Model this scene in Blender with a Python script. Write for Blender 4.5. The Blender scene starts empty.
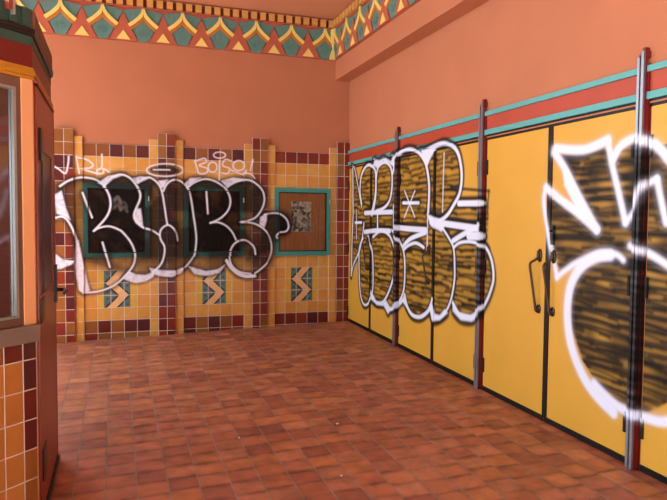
import bpy, math, random
import numpy as np
from mathutils import Vector
random.seed(7); RNG = np.random.default_rng(11)
sc = bpy.context.scene; COL = sc.collection

# ---------------- camera and site measurements (metres) ----------------
CAM_Z, YAW, PITCH, ROLL, FOCAL = 1.47269, .33075, .04885, .00832, 634.09971
D, W = 8.1305, 2.9991          # back wall y, right wall x
T = .152                       # wall tile pitch
ZG = 2.349                     # top grout line of the tiled wall
PIL = [-.5697, .5955, 1.7676, 2.9174]
BEAM_X, BEAM_Z, FR_Z, CEIL_Z = 2.798, 3.327, 3.585, 4.115
POSTS = [6.49, 4.755, 3.012]
def floor_z(x, y): return .02863 * x + .02284 * (y - D)

DIM = .66   # all paints are a little darker than the photograph's bright exposure shows them
def lin(c):
    return tuple(DIM*((v/255)/12.92 if v/255 <= .04045 else ((v/255+.055)/1.055)**2.4) for v in c)

# ---------------- painted graffiti, measured on the walls in mm ----------------
BACK_FILL=[-618,1810,-398,1922,-198,1904,52,1989,191,1951,401,1963,520,1911,700,1941,883,1933,1057,1963,1283,1919,1604,1966,1802,1855,1842,1674,1776,1543,1936,1558,2111,1494,2153,1362,2085,1283,1991,1243,1951,1085,1911,928,1725,760,1515,765,1360,884,1130,798,930,840,794,842,611,795,419,799,253,765,113,805,-94,881,-252,932,-386,982,-450,1198,-535,1482,-621,1611]
BACK_STROKES=[('p',0,[-678,1727,-599,1776,-556,1588,-507,1435,-557,1470,-654,1510]),('p',0,[-450,1198,-422,1197,-386,994,-322,668,-300,595,-368,549,-423,599,-455,780,-469,935]),('p',0,[-714,1080,-671,1039,-600,973,-468,952,-497,912,-619,859,-716,856]),('p',0,[-200,1878,-85,1967,52,1995,110,1991,-28,1932,-120,1846]),('p',0,[242,1577,288,1578,306,1441,315,1355,231,1404,211,1489]),('p',0,[198,1946,291,1972,404,1962,347,1931,262,1890,234,1879]),('p',0,[496,1923,616,1938,555,1838,531,1838]),('p',0,[143,816,227,775,340,763,455,810,435,741,340,684,226,667,133,699,68,730]),('p',0,[388,851,551,819,706,816,824,864,764,774,647,737,512,750,416,781]),('p',0,[858,864,937,842,1077,799,1219,817,1321,877,1249,775,1097,737,937,761]),('p',0,[822,1904,881,1966,1019,1980,940,1927,841,1845]),('p',0,[1270,1946,1423,1991,1589,1976,1444,1931,1342,1867]),('p',0,[1768,1488,1853,1541,1853,1447,1822,1353,1758,1394]),('s',27,[-616,1829,-519,1897,-396,1939,-272,1933,-200,1906,-129,1841,-75,1737,-58,1631,-77,1535,-128,1443,-242,1315]),('s',24,[-251,1305,-187,1344,-78,1363,31,1325,82,1286,164,1179,210,1071,219,972,190,874,101,758,-29,644,-194,580,-357,566]),('s',28,[-681,1455,-600,1474,-542,1437,-490,1343,-456,1248,-429,1138]),('s',24,[-371,1759,-267,1465]),('s',24,[-153,1170,-73,869]),('s',27,[-131,1834,-74,1919,-5,1969,68,1988,160,1955,234,1869,280,1773,280,1695,242,1597,213,1518,217,1452,259,1394,325,1345,419,1316,505,1257]),('s',25,[260,1892,331,1949,404,1959,489,1896,536,1798,564,1641,585,1493,601,1386]),('s',25,[555,1799,594,1879,652,1929,729,1941,807,1894,866,1805,900,1646,922,1483,941,1357,954,1206,938,1044,908,964,848,884,819,854]),('s',25,[727,1187,708,1287,659,1356,601,1381,534,1336,511,1267,524,1197,562,1127,567,1048,542,938,493,860,426,801]),('s',52,[1342,928,1393,844,1486,760,1591,723,1696,728]),('s',25,[841,1845,940,1917,1059,1961,1179,1944,1291,1876,1362,1776,1382,1674,1352,1571,1280,1489,1194,1435,1128,1409]),('s',23,[1128,1413,1219,1420,1321,1379,1403,1298,1455,1195]),('s',25,[1079,1810,1098,1528]),('s',26,[1342,1867,1465,1938,1610,1966,1714,1917,1799,1826,1821,1702,1779,1577,1704,1484,1605,1440,1506,1424]),('s',26,[1506,1424,1652,1415,1779,1363,1875,1269,1918,1154,1919,1028,1866,902,1781,820,1699,761]),('s',26,[1706,1009,1685,1103,1611,1176,1527,1193,1434,1146,1383,1053,1383,930,1424,844,1515,778,1646,755]),('s',26,[1821,1520,1928,1542,2035,1532,2123,1460,2149,1365,2112,1305,2026,1290,1983,1248,1994,1217]),('e',0,[576,2055]),('s',20,[804,2064,774,2025,691,1994,580,1980,470,1987,390,2013,361,2050,390,2088,470,2119,581,2133,692,2127,774,2102,804,2064]),('s',20,[442,2057,633,2060]),('s',21,[-701,2077,-622,2026,-553,1981,-523,2095,-516,2179]),('s',21,[-437,2183,-404,1987]),('s',21,[-429,2173,-323,2155,-252,2095,-288,2056,-375,2041,-286,2014,-197,1987]),('s',21,[-152,2222,-154,2072,-208,2030,-190,1992,-136,2004,-136,2051,-73,2015]),('s',19,[958,2185,1059,2222,1082,2177,995,2130,1094,2096,1082,2039,995,2029,970,2098,940,2187]),('s',19,[1219,2117,1211,2085,1191,2061,1163,2052,1135,2059,1115,2082,1108,2113,1115,2145,1136,2168,1163,2178,1191,2170,1211,2148,1219,2117]),('s',18,[1326,2272,1316,2253,1288,2238,1250,2231,1212,2235,1185,2248,1175,2266,1185,2286,1212,2301,1250,2307,1288,2304,1316,2291,1326,2272]),('s',18,[1250,2202,1245,1956]),('s',19,[1398,2202,1321,2216,1291,2139,1379,2104,1347,2040,1280,2048]),('s',19,[1568,2149,1558,2117,1532,2093,1495,2083,1459,2090,1433,2113,1423,2144,1433,2176,1459,2200,1495,2210,1531,2203,1558,2181,1568,2149]),('s',18,[1398,2087,1552,2035,1591,2094]),('s',19,[1672,2225,1641,2090]),('s',18,[1558,2057,1651,2039,1693,1986])]
FAR_FILL=[7923,2138,7700,1981,7495,2120,7297,2143,7106,2092,6897,2147,6695,2085,6560,2142,6404,2194,6204,2213,5989,2156,5829,2080,5641,2172,5421,2188,5230,2112,5135,1948,5129,1793,5178,1658,4756,1612,4662,1594,4665,1263,4585,1123,4579,972,4634,822,4785,682,4982,609,5160,629,5237,722,5366,590,5523,528,5630,613,5735,558,5956,464,6147,479,6302,612,6481,511,6700,447,6876,519,7088,480,7250,547,7378,406,7549,422,7663,683,7709,1032,7887,849]
FAR_STROKES=[('s',35,[7932,2179,7906,1528,7935,1194,7952,718]),('s',26,[7872,2161,7733,1905,7598,1630]),('s',31,[7509,1430,7559,1246,7666,1055,7866,875,7952,718]),('s',21,[7779,1596,7768,1218]),('s',39,[7822,1428,7592,1430]),('s',40,[7599,1671,7661,1850,7610,2039,7448,2140,7290,2136,7167,2072,7132,1949,7133,1768,7185,1611,7246,1526]),('s',38,[7248,1565,7152,1759,7126,1951,7075,2090,6896,2141,6734,2095,6664,1999,6659,1834,6722,1690,6880,1609,7121,1574]),('p',0,[7233,2138,7172,2212,7047,2177,6869,2197,6696,2136,6643,2205,6534,2173,6584,2054,6752,2124,6927,2161,7106,2092]),('s',44,[6642,2002,6560,2135,6414,2211,6214,2226,6022,2182,5892,2104,5809,2008,5752,1843,5747,1682,5759,1551]),('s',20,[5766,1622,5771,1192]),('s',30,[6609,1637,6601,1388]),('s',19,[6319,1785,6061,1501]),('s',19,[6070,1775,6317,1496]),('s',38,[6356,1655,5972,1647]),('s',44,[5898,2157,5646,2194,5453,2206,5299,2167,5193,2094,5132,1972,5113,1840,5151,1710,5250,1613,5359,1525,5515,1467,5701,1481]),('p',0,[5945,2193,5725,2181,5620,2170,5743,2073,5805,1997,5896,2096]),('s',17,[5449,2115,5462,1551]),('s',58,[5159,1625,4740,1619]),('s',66,[5700,1451,5434,1438,4779,1397]),('s',54,[5256,1276,5043,1351,4765,1432]),('s',79,[4974,1331,4746,1337]),('p',0,[5789,1531,5535,1481,5395,1434,5471,1356,5699,1411]),('s',64,[6563,1384,6152,1373,5806,1369]),('s',53,[6330,1187,6144,1272,5805,1343]),('s',60,[7485,1552,6651,1558]),('s',60,[7478,1311,7083,1338,6700,1340]),('s',36,[7071,1549,7064,1333]),('s',35,[7538,1233,7660,1100,7668,878,7624,556,7535,414,7424,387,7293,455,7194,616,7196,912,7234,1095,7369,1264]),('s',38,[7206,1256,6967,1335,6732,1295,6594,1172,6562,1021,6579,855,6636,733,6756,588,6893,490,7088,471,7243,551]),('s',36,[6644,1353,6425,1226,6318,1107,6287,933,6305,711,6404,575,6572,465,6705,435,6822,485]),('p',0,[7251,597,7088,480,6875,483,6789,530,6672,463,6481,500,6302,634,6223,512,6326,565,6506,451,6643,432,6726,374,6845,452,7056,436,7248,485]),('s',38,[6319,1142,6220,1190,6028,1227,5844,1189]),('s',47,[6283,648,6213,529,6093,459,5942,456,5821,495,5707,570,5638,682]),('s',29,[5472,1404,5319,1293,5235,1200,5210,1011,5215,894,5267,728,5360,601,5492,516,5597,518,5636,614]),('p',0,[5386,617,5483,544,5585,539,5642,672,5714,582,5624,463,5481,495,5327,586]),('s',32,[5236,1216,5128,1264,4955,1281,4790,1266,4680,1232,4597,1131,4566,1004,4589,912,4663,787,4765,685,4901,616,5105,609,5236,694]),('p',0,[5237,722,5124,625,4915,628,4723,725,4752,643,4896,572,5085,556,5233,619])]
NEAR_FILL=[3781,1963,3524,1932,3331,1945,3258,1875,3193,1931,3073,1955,2936,1922,2811,1813,2750,347,2945,318,3145,335,3323,398,3479,531,3585,718,3624,922,3599,1064,3466,1185,3594,1183,3737,1109,3833,1334,3889,1625,3811,1623,3382,1428,3669,1793]
NEAR_STROKES=[('s',67,[3810,1991,3527,1953,3302,1993]),('s',50,[3297,1980,3257,1830,3196,1657,3131,1465]),('s',42,[3131,1465,3049,1555,2993,1679,2900,1722]),('s',43,[2900,1722,2865,1598,2824,1466]),('s',60,[3250,1868,3186,1945,3076,1975,2970,1947,2888,1898,2818,1825]),('s',62,[3820,1960,3717,1852,3569,1657,3377,1418]),('s',63,[3377,1418,3564,1528,3768,1636,3904,1720]),('p',0,[3746,1904,3670,1828,3522,1615,3382,1428,3577,1535,3683,1619,3599,1583,3708,1725]),('s',44,[3915,1713,3928,1596,3856,1355,3762,1071]),('s',43,[3762,1071,3603,1168,3449,1233,3331,1269,3200,1264,3140,1233]),('s',47,[3087,1322,2947,1287,2793,1220]),('s',81,[3251,1258,3393,1230,3532,1146,3621,1006,3641,817,3598,621,3485,445,3348,332,3185,259]),('s',62,[3360,402,3161,311,2959,301,2756,333])]

class Paint:
    """A plane of sprayed paint: premultiplied colour over a wall coordinate (a, z)."""
    def __init__(s, a0, a1, z0, z1, res):
        s.a0, s.z0, s.res = a0, z0, res; s.a1, s.z1 = a1, z1
        s.w, s.h = int((a1-a0)/res)+1, int((z1-z0)/res)+1
        s.c = np.zeros((s.h, s.w, 4), np.float32)
        A, Z = np.meshgrid(a0+np.arange(s.w)*res, z0+np.arange(s.h)*res)
        s.A, s.Z = A, Z
    def over(s, sl, col, al):
        d = s.c[sl]; a = al[..., None]
        d[..., :3] = d[..., :3]*(1-a) + np.array(lin(col), np.float32)*a
        d[..., 3:] = d[..., 3:]*(1-a) + a
    def window(s, x0, x1, z0, z1):
        i0 = max(0, int((x0-s.a0)/s.res)); i1 = min(s.w, int((x1-s.a0)/s.res)+2)
        j0 = max(0, int((z0-s.z0)/s.res)); j1 = min(s.h, int((z1-s.z0)/s.res)+2)
        return (slice(j0, j1), slice(i0, i1))
    def dist(s, pts, pad):
        P = np.array(pts)
        sl = s.window(P[:, 0].min()-pad, P[:, 0].max()+pad, P[:, 1].min()-pad, P[:, 1].max()+pad)
        A, Z = s.A[sl], s.Z[sl]; d = np.full(A.shape, 9., np.float32)
        for (ax, az), (bx, bz) in zip(P[:-1], P[1:]):
            vx, vz = bx-ax, bz-az; L = vx*vx+vz*vz+1e-12
            t = np.clip(((A-ax)*vx+(Z-az)*vz)/L, 0, 1)
            d = np.minimum(d, np.hypot(A-ax-t*vx, Z-az-t*vz))
        return sl, d
    def stroke(s, pts, w, col, alpha=1, soft=.008):
        sl, d = s.dist(pts, w/2+soft*2)
        if d.size: s.over(sl, col, alpha*np.clip((w/2+soft-d)/(2*soft), 0, 1))
    def inside(s, poly, sl=None):
        sl = sl or (slice(0, s.h), slice(0, s.w)); A, Z = s.A[sl], s.Z[sl]
        r = np.zeros(A.shape, bool); n = len(poly)
        for i in range(n):
            (x1, z1), (x2, z2) = poly[i], poly[(i+1) % n]
            if z1 == z2: continue
            c = ((z1 > Z) != (z2 > Z)) & (A < (x2-x1)*(Z-z1)/(z2-z1)+x1); r ^= c
        return r
    def polygon(s, poly, col, alpha=1, soft=.01, tex=None):
        sl, d = s.dist(list(poly)+[poly[0]], .05+soft)
        if not d.size: return
        sd = np.where(s.inside(poly, sl), -d, d)
        al = alpha*np.clip((soft-sd)/(2*soft), 0, 1)
        if tex is not None: al = al*tex[sl]
        s.over(sl, col, al)
    def noise(s, cell, lo, hi, stretch=1):
        nw, nh = int(s.w*s.res/(cell*stretch))+3, int(s.h*s.res/cell)+3
        g = RNG.random((nh, nw)).astype(np.float32)
        x = (s.A-s.a0)/(cell*stretch); z = (s.Z-s.z0)/cell
        i, j = x.astype(int), z.astype(int); fx, fz = x-i, z-j
        fx, fz = fx*fx*(3-2*fx), fz*fz*(3-2*fz)
        v = (g[j, i]*(1-fx)+g[j, i+1]*fx)*(1-fz)+(g[j+1, i]*(1-fx)+g[j+1, i+1]*fx)*fz
        return lo+(hi-lo)*v
    def sample(s, a, z):
        x = (np.asarray(a)-s.a0)/s.res; y = (np.asarray(z)-s.z0)/s.res
        ok = (x >= 0) & (x < s.w-1) & (y >= 0) & (y < s.h-1)
        x = np.clip(x, 0, s.w-1.001); y = np.clip(y, 0, s.h-1.001)
        i, j = x.astype(int), y.astype(int); fx, fy = (x-i)[:, None], (y-j)[:, None]
        c = (s.c[j, i]*(1-fx)+s.c[j, i+1]*fx)*(1-fy)+(s.c[j+1, i]*(1-fx)+s.c[j+1, i+1]*fx)*fy
        c = c*ok[:, None]; c[:, :3] /= np.maximum(c[:, 3:], 1e-3)
        return c

def pts_of(q): return [(q[i]/1000, q[i+1]/1000) for i in range(0, len(q), 2)]
def smooth(P, n=5):
    if len(P) < 3: return P
    Q = [P[0]]+list(P)+[P[-1]]; out = []
    for k in range(1, len(Q)-2):
        p0, p1, p2, p3 = [np.array(v) for v in Q[k-1:k+3]]
        for t in np.arange(n)/n:
            out.append(tuple(.5*((2*p1)+(-p0+p2)*t+(2*p0-5*p1+4*p2-p3)*t*t+(-p0+3*p1-3*p2+p3)*t**3)))
    return out+[P[-1]]

RP_K = 1; BLACK, BROWN, WHITE = (20, 16, 15), (34, 24, 12), (256, 266, 288)
# back wall piece: translucent black fill, grey overspray, white outlines
BP = Paint(-1.0, 2.75, .35, 2.35, .005)
fill = smooth(pts_of(BACK_FILL), 4)
BP.stroke(fill+[fill[0]], .10, (46, 42, 44), .62, .045)
n1 = BP.noise(.13, .66, 1.5, 1.3)*BP.noise(.05, .88, 1.1)
BP.polygon(fill, BLACK, .93, .03, np.clip(n1, 0, 1)*np.clip(.62+(BP.A+.55)/.5*.38, .62, 1)*np.clip(.45+(BP.Z-.8)/.35, .45, 1))
BP.polygon([(-.40, 1.0), (.05, .9), (.0, .72), (-.2, .62), (-.34, .6)], (70, 50, 35), .22, .04)
for k, w, q in BACK_STROKES:
    P = pts_of(q)
    if k == 'e':
        c = P[0]; BP.polygon([(c[0]+.19*math.cos(t), c[1]+.055*math.sin(t)) for t in np.linspace(0, 6.28, 20)[:-1]], BLACK, .85, .02)
    elif w > 0 and max(p[1] for p in P) < 2.02: BP.stroke([(a, z-.008) for a, z in smooth(P)], w/1000+.055, (24, 20, 22), .6, .018)
for k, w, q in BACK_STROKES:
    P = pts_of(q)
    if k == 'p':
        BP.stroke(smooth(P+[P[0]], 3), .045, (30, 27, 32), .7, .02)
for k, w, q in BACK_STROKES:
    P = pts_of(q)
    if k == 'p': BP.polygon(P, (256, 262, 284), .95, .01, BP.noise(.03, .6, 1.4).clip(0, 1))
    elif k == 's': BP.stroke(smooth(P), w/1000*.8, (262, 268, 286), .97, .006)
# a pale scribble rubbed on the first case
for i in range(9):
    a = .05+.05*math.cos(i*2.1); z = 1.62+.07*math.sin(i*1.7)
    BP.stroke(smooth([(a-.04, z), (a, z+.035), (a+.03, z-.02)]), .02, (150, 145, 140), .3, .015)

# right wall pieces: black hatching between white letter outlines
RP = Paint(2.1, 8.13, 0, 2.55, .005)
def hatch(poly, step, thick, lmin, lmax, alpha, lift, shade, jit):
    base = RP.noise(.12, .35, 1.)
    RP.polygon(poly, BROWN, shade, .02, base)
    ys = [p[0] for p in poly]; zs = [p[1] for p in poly]
    keep = RP.c.copy(); m = RP.inside(poly)
    z = min(zs)
    while z < max(zs):
        a = min(ys)-random.random()*lmax
        while a < max(ys):
            L = random.uniform(lmin, lmax); zz = z+random.uniform(-jit, jit)*step
            tilt = random.uniform(-.012, .016)*lift; w = thick*random.uniform(.6, 1.25)
            RP.stroke(smooth([(a, zz), (a+L*.35, zz+tilt+.009*lift), (a+L*.7, zz+tilt*1.5+.009*lift), (a+L, zz+tilt*2)], 3), w, BLACK, alpha*random.uniform(.7, 1), .013)
            a += L*random.uniform(.75, 1.1)
        z += step
    RP.c[~m] = keep[~m]
far, near = smooth(pts_of(FAR_FILL), 3), pts_of(NEAR_FILL)
near = [p for p in near if p[0] > 2.85]
cut = max(range(len(near)), key=lambda i: math.hypot(near[i][0]-near[(i+1) % len(near)][0], near[i][1]-near[(i+1) % len(near)][1]))
near = near[cut+1:]+near[:cut+1]
tail_ = [(2.62, .54), (2.40, .66), (2.27, .95), (2.29, 1.22), (2.46, 1.40), (2.36, 1.52), (2.34, 1.78), (2.50, 1.90)]
if near[-1][1] > near[0][1]: tail_ = tail_[::-1]
near = near+tail_
hatch(far, .054, .031, .18, .40, 1., .95, .5, .22)
hatch(near, .031, .027, .2, .65, 1.0, 1.0, .94, .4)
RP.stroke([(3.012, .5), (3.012, 1.78)], .07, BLACK, .62, .012)
for S, off in ((FAR_STROKES, .055), (NEAR_STROKES, .0)):
    for k, w, q in S:
        P = pts_of(q)
        if off and k == 's' and w > 20: RP.stroke([(a, z-.014 if z < 1.2 else z+.01) for a, z in smooth(P)], w/1000+off, (26, 22, 28), .92, .012)
        if off and k == 'p': RP.stroke([(a, z-.018 if z < 1.2 else z+.02) for a, z in smooth(P+[P[0]], 3)], .055, (26, 22, 28), .9, .014)
RP.stroke(smooth([(5.31, 1.79), (5.18, 1.765), (4.9, 1.74), (4.66, 1.72)]), .028, (38, 34, 40), .85, .008)
RP.stroke([(4.66, 1.725), (4.68, 1.55)], .026, (38, 34, 40), .8, .008)
for S, sf in ((FAR_STROKES, .007), (NEAR_STROKES, .0125)):
    for k, w, q in S:
        P = pts_of(q)
        if sf > .01: RP.stroke(smooth(P), w/1000+.02, (225, 232, 255), .22, .028)
    for k, w, q in S:
        P = pts_of(q)
        if sf > .01 and len(P) > 2 and P[-1][0] < 2.84 and w > 60:
            P = P+([(2.62, .50)] if P[-1][1] < .8 else [(2.62, 1.92), (2.50, 1.93)] if P[-1][1] > 1.85 else [(2.6, P[-1][1]-.08)] if P[-1][1] < 1.45 else [])
        if k == 'p': RP.polygon(P, WHITE, .97, .012)
        else: RP.stroke(smooth(P), w/1000*.9, WHITE, .97, sf)

for P, w in (([(2.62, .50), (2.40, .62), (2.25, .93), (2.27, 1.22), (2.46, 1.40)], .075), ([(2.50, 1.93), (2.33, 1.80), (2.34, 1.55), (2.46, 1.42)], .07)):
    RP.stroke(smooth(P, 8), w, WHITE, .97, .016)

# ---------------- materials ----------------
def mat(name, col, rough=.6, var=.0, scale=6, bump=0, spec=.5, metal=0, painted=False, coat=0, attr=None, streak=None):
    m = bpy.data.materials.new(name); m.use_nodes = True; nt = m.node_tree; N = nt.nodes; L = nt.links
    b = N['Principled BSDF']; b.inputs['Roughness'].default_value = rough; b.inputs['Metallic'].default_value = metal
    b.inputs['Specular IOR Level'].default_value = spec; b.inputs['Coat Weight'].default_value = coat
    c = lin(col); b.inputs['Base Color'].default_value = (*c, 1); src = None
    if attr:
        a = N.new('ShaderNodeAttribute'); a.attribute_name = attr; src = a.outputs['Color']
    if var or bump:
        g = N.new('ShaderNodeNewGeometry'); mp = N.new('ShaderNodeMapping'); L.new(g.outputs['Position'], mp.inputs['Vector'])
        if streak: mp.inputs['Scale'].default_value = streak
        n = N.new('ShaderNodeTexNoise'); n.inputs['Scale'].default_value = scale; n.inputs['Detail'].default_value = 5
        L.new(mp.outputs['Vector'], n.inputs['Vector'])
    if var:
        mr = N.new('ShaderNodeMapRange'); mr.inputs['From Min'].default_value = .3; mr.inputs['From Max'].default_value = .7
        mr.inputs['To Min'].default_value = 1-var; mr.inputs['To Max'].default_value = 1+var
        L.new(n.outputs['Fac'], mr.inputs['Value'])
        mx = N.new('ShaderNodeMix'); mx.data_type = 'RGBA'; mx.blend_type = 'MULTIPLY'; mx.inputs[0].default_value = 1
        if src: L.new(src, mx.inputs[6])
        else: mx.inputs[6].default_value = (*c, 1)
        L.new(mr.outputs['Result'], mx.inputs[7]); src = mx.outputs[2]
    if src: L.new(src, b.inputs['Base Color'])
    if bump:
        bp = N.new('ShaderNodeBump'); bp.inputs['Strength'].default_value = bump; bp.inputs['Distance'].default_value = .01
        n2 = N.new('ShaderNodeTexNoise'); n2.inputs['Scale'].default_value = scale*8; L.new(g.outputs['Position'], n2.inputs['Vector'])
        L.new(n2.outputs['Fac'], bp.inputs['Height']); L.new(bp.outputs['Normal'], b.inputs['Normal'])
    if painted:
        a = N.new('ShaderNodeAttribute'); a.attribute_name = 'spray_paint'
        p = N.new('ShaderNodeBsdfPrincipled'); p.inputs['Roughness'].default_value = .5; p.inputs['Specular IOR Level'].default_value = .18
        L.new(a.outputs['Color'], p.inputs['Base Color'])
        ms = N.new('ShaderNodeMixShader'); L.new(a.outputs['Alpha'], ms.inputs[0])
        L.new(b.outputs[0], ms.inputs[1]); L.new(p.outputs[0], ms.inputs[2]); L.new(ms.outputs[0], N['Material Output'].inputs[0])
    return m
def glass_mat(name, painted, tint=(.9, .92, .92), fac=.12):
    m = bpy.data.materials.new(name); m.use_nodes = True; nt = m.node_tree; N = nt.nodes; L = nt.links
    N.remove(N['Principled BSDF'])
    t = N.new('ShaderNodeBsdfTransparent'); t.inputs[0].default_value = (*tint, 1)
    g = N.new('ShaderNodeBsdfGlossy'); g.inputs['Roughness'].default_value = .03
    f = N.new('ShaderNodeFresnel'); f.inputs[0].default_value = 1.5
    ms = N.new('ShaderNodeMixShader'); L.new(f.outputs[0], ms.inputs[0]); L.new(t.outputs[0], ms.inputs[1]); L.new(g.outputs[0], ms.inputs[2])
    out = ms
    if painted:
        a = N.new('ShaderNodeAttribute'); a.attribute_name = 'spray_paint'
        p = N.new('ShaderNodeBsdfPrincipled'); p.inputs['Roughness'].default_value = .55; p.inputs['Specular IOR Level'].default_value = .1; L.new(a.outputs['Color'], p.inputs['Base Color'])
        o2 = N.new('ShaderNodeMixShader'); L.new(a.outputs['Alpha'], o2.inputs[0]); L.new(ms.outputs[0], o2.inputs[1]); L.new(p.outputs[0], o2.inputs[2]); out = o2
    L.new(out.outputs[0], N['Material Output'].inputs[0]); return m

M = dict(
 stucco=mat('orange_stucco', (207, 133, 97), .8, .035, 2.2, .12, .25),
 ceiling=mat('ceiling_stucco', (226, 156, 120), .85, .03, 2, .1, .2),
 tile=mat('glazed_tile', (255, 255, 255), .3, .07, 14, .03, .5, painted=True, attr='tile_color'),
 floor=None,
 door=mat('yellow_door_paint', (240, 182, 64), .42, .03, 3, .02, .4, painted=True),
 black=mat('black_seal', (8, 6, 6), .4, spec=.3, painted=True),
 teal=mat('teal_paint', (98, 188, 186), .45, .04, 9, painted=True),
 frame_teal=mat('teal_case_frame', (58, 160, 150), .42, .05, 9, painted=True),
 band=mat('red_band_paint', (196, 76, 46), .5, .06, 5, painted=True),
 peach=mat('peach_strip_paint', (206, 122, 76), .5, painted=True),
 redpost=mat('dark_red_post_paint', (120, 22, 20), .38, .04, 8, painted=True),
 silver=mat('brushed_silver_rail', (176, 182, 192), .34, .05, 12, metal=.75, painted=True),
 hinge=mat('dark_bronze_hinge', (22, 17, 16), .4, metal=.2, painted=True),
 bronze=mat('dark_bronze', (84, 62, 46), .35, metal=.7),
 lockmetal=mat('lock_metal', (150, 148, 148), .35, metal=.7, painted=True),
 wood=mat('case_wood_back', (220, 138, 60), .5, .25, 5, streak=(9, 9, .6)),
 flyer=None,
 gold=mat('gold_paint', (226, 178, 74), .42, .05, 9), orange=mat('ochre_paint', (208, 128, 46), .5, .05, 9),
 yellow=mat('pale_yellow_paint', (268, 240, 132), .45, .04, 9),
 petal=mat('sea_green_paint', (98, 150, 144), .5, .12, 12, streak=(4, 4, 1)),
 frred=mat('frieze_red_paint', (204, 104, 76), .55, .05, 8), dentil=mat('dentil_gold', (240, 180, 92), .5, .05, 9),
 peachpost=mat('peach_post_paint', (255, 190, 134), .5, .03, 5), booth=mat('booth_red_brown', (160, 72, 54), .32, .06, 5),
 boothdark=mat('booth_maroon', (88, 22, 24), .35, .05, 5), brownframe=mat('brown_window_frame', (122, 88, 72), .45, .05, 8),
 alu=mat('pale_aluminium', (190, 192, 186), .3, metal=.6), fascia=mat('booth_red_fascia', (118, 24, 18), .4, .04, 5),
 green=mat('booth_green', (46, 84, 76), .5, .08, 10), darktrim=mat('booth_black_trim', (22, 18, 20), .35),
 boothgold=mat('booth_gold_cornice', (206, 142, 36), .35, .12, 7, streak=(2, 2, 9)), sill=mat('stone_sill', (136, 118, 108), .6, .08, 8, .05),
 interior=mat('booth_interior', (110, 60, 52), .7), concrete=mat('sidewalk_concrete', (220, 212, 200), .9, .06, 3, .1),
 asphalt=mat('asphalt', (104, 104, 106), .9, .1, 6, .2),
 paper=mat('paper_white', (232, 228, 218), .8), ribs=mat('booth_ribbed_side', (128, 82, 54), .5, .1, 8),
)
M['glass'] = glass_mat('case_glass', True); M['winglass'] = glass_mat('booth_glass', False, (.82, .82, .84))

PAINTED = {k for k, m in M.items() if m and any(n.type == 'ATTRIBUTE' and n.attribute_name == 'spray_paint' for n in m.node_tree.nodes)}
def floor_material():
    m = bpy.data.materials.new('quarry_tile'); m.use_nodes = True; nt = m.node_tree; N = nt.nodes; L = nt.links; b = N['Principled BSDF']
    a = N.new('ShaderNodeAttribute'); a.attribute_name = 'tile_color'
    g = N.new('ShaderNodeNewGeometry'); n = N.new('ShaderNodeTexNoise'); n.inputs['Scale'].default_value = 9; n.inputs['Detail'].default_value = 6
    L.new(g.outputs['Position'], n.inputs['Vector'])
    uv = N.new('ShaderNodeUVMap'); uv.uv_map = 'UVMap'; sp = N.new('ShaderNodeSeparateXYZ'); L.new(uv.outputs[0], sp.inputs[0])
    def mth(op, x, y=None, v=None):
        k = N.new('ShaderNodeMath'); k.operation = op; L.new(x, k.inputs[0])
        if y is not None: L.new(y, k.inputs[1])
        if v is not None: k.inputs[1].default_value = v
        return k.outputs[0]
    e = mth('ABSOLUTE', mth('SUBTRACT', sp.outputs[1], v=.5)); e = mth('POWER', mth('MULTIPLY', e, v=2), v=5)
    n3 = N.new('ShaderNodeTexNoise'); n3.inputs['Scale'].default_value = 5; L.new(g.outputs['Position'], n3.inputs['Vector'])
    e = mth('MULTIPLY', mth('MULTIPLY', e, n3.outputs['Fac']), v=.75)
    mr = N.new('ShaderNodeMapRange'); mr.inputs['From Min'].default_value = .3; mr.inputs['From Max'].default_value = .7; mr.inputs['To Min'].default_value = .72; mr.inputs['To Max'].default_value = 1.25
    L.new(n.outputs['Fac'], mr.inputs['Value']); f = mth('SUBTRACT', mr.outputs['Result'], e)
    mx = N.new('ShaderNodeMix'); mx.data_type = 'RGBA'; mx.blend_type = 'MULTIPLY'; mx.inputs[0].default_value = 1
    L.new(a.outputs['Color'], mx.inputs[6]); L.new(f, mx.inputs[7]); L.new(mx.outputs[2], b.inputs['Base Color'])
    rr = N.new('ShaderNodeMapRange'); rr.inputs['To Min'].default_value = .34; rr.inputs['To Max'].default_value = .6; L.new(n3.outputs['Fac'], rr.inputs['Value']); L.new(rr.outputs['Result'], b.inputs['Roughness'])
    bp = N.new('ShaderNodeBump'); bp.inputs['Strength'].default_value = .25; bp.inputs['Distance'].default_value = .01; L.new(n.outputs['Fac'], bp.inputs['Height']); L.new(bp.outputs['Normal'], b.inputs['Normal'])
    return m
M['floor'] = floor_material()
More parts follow.
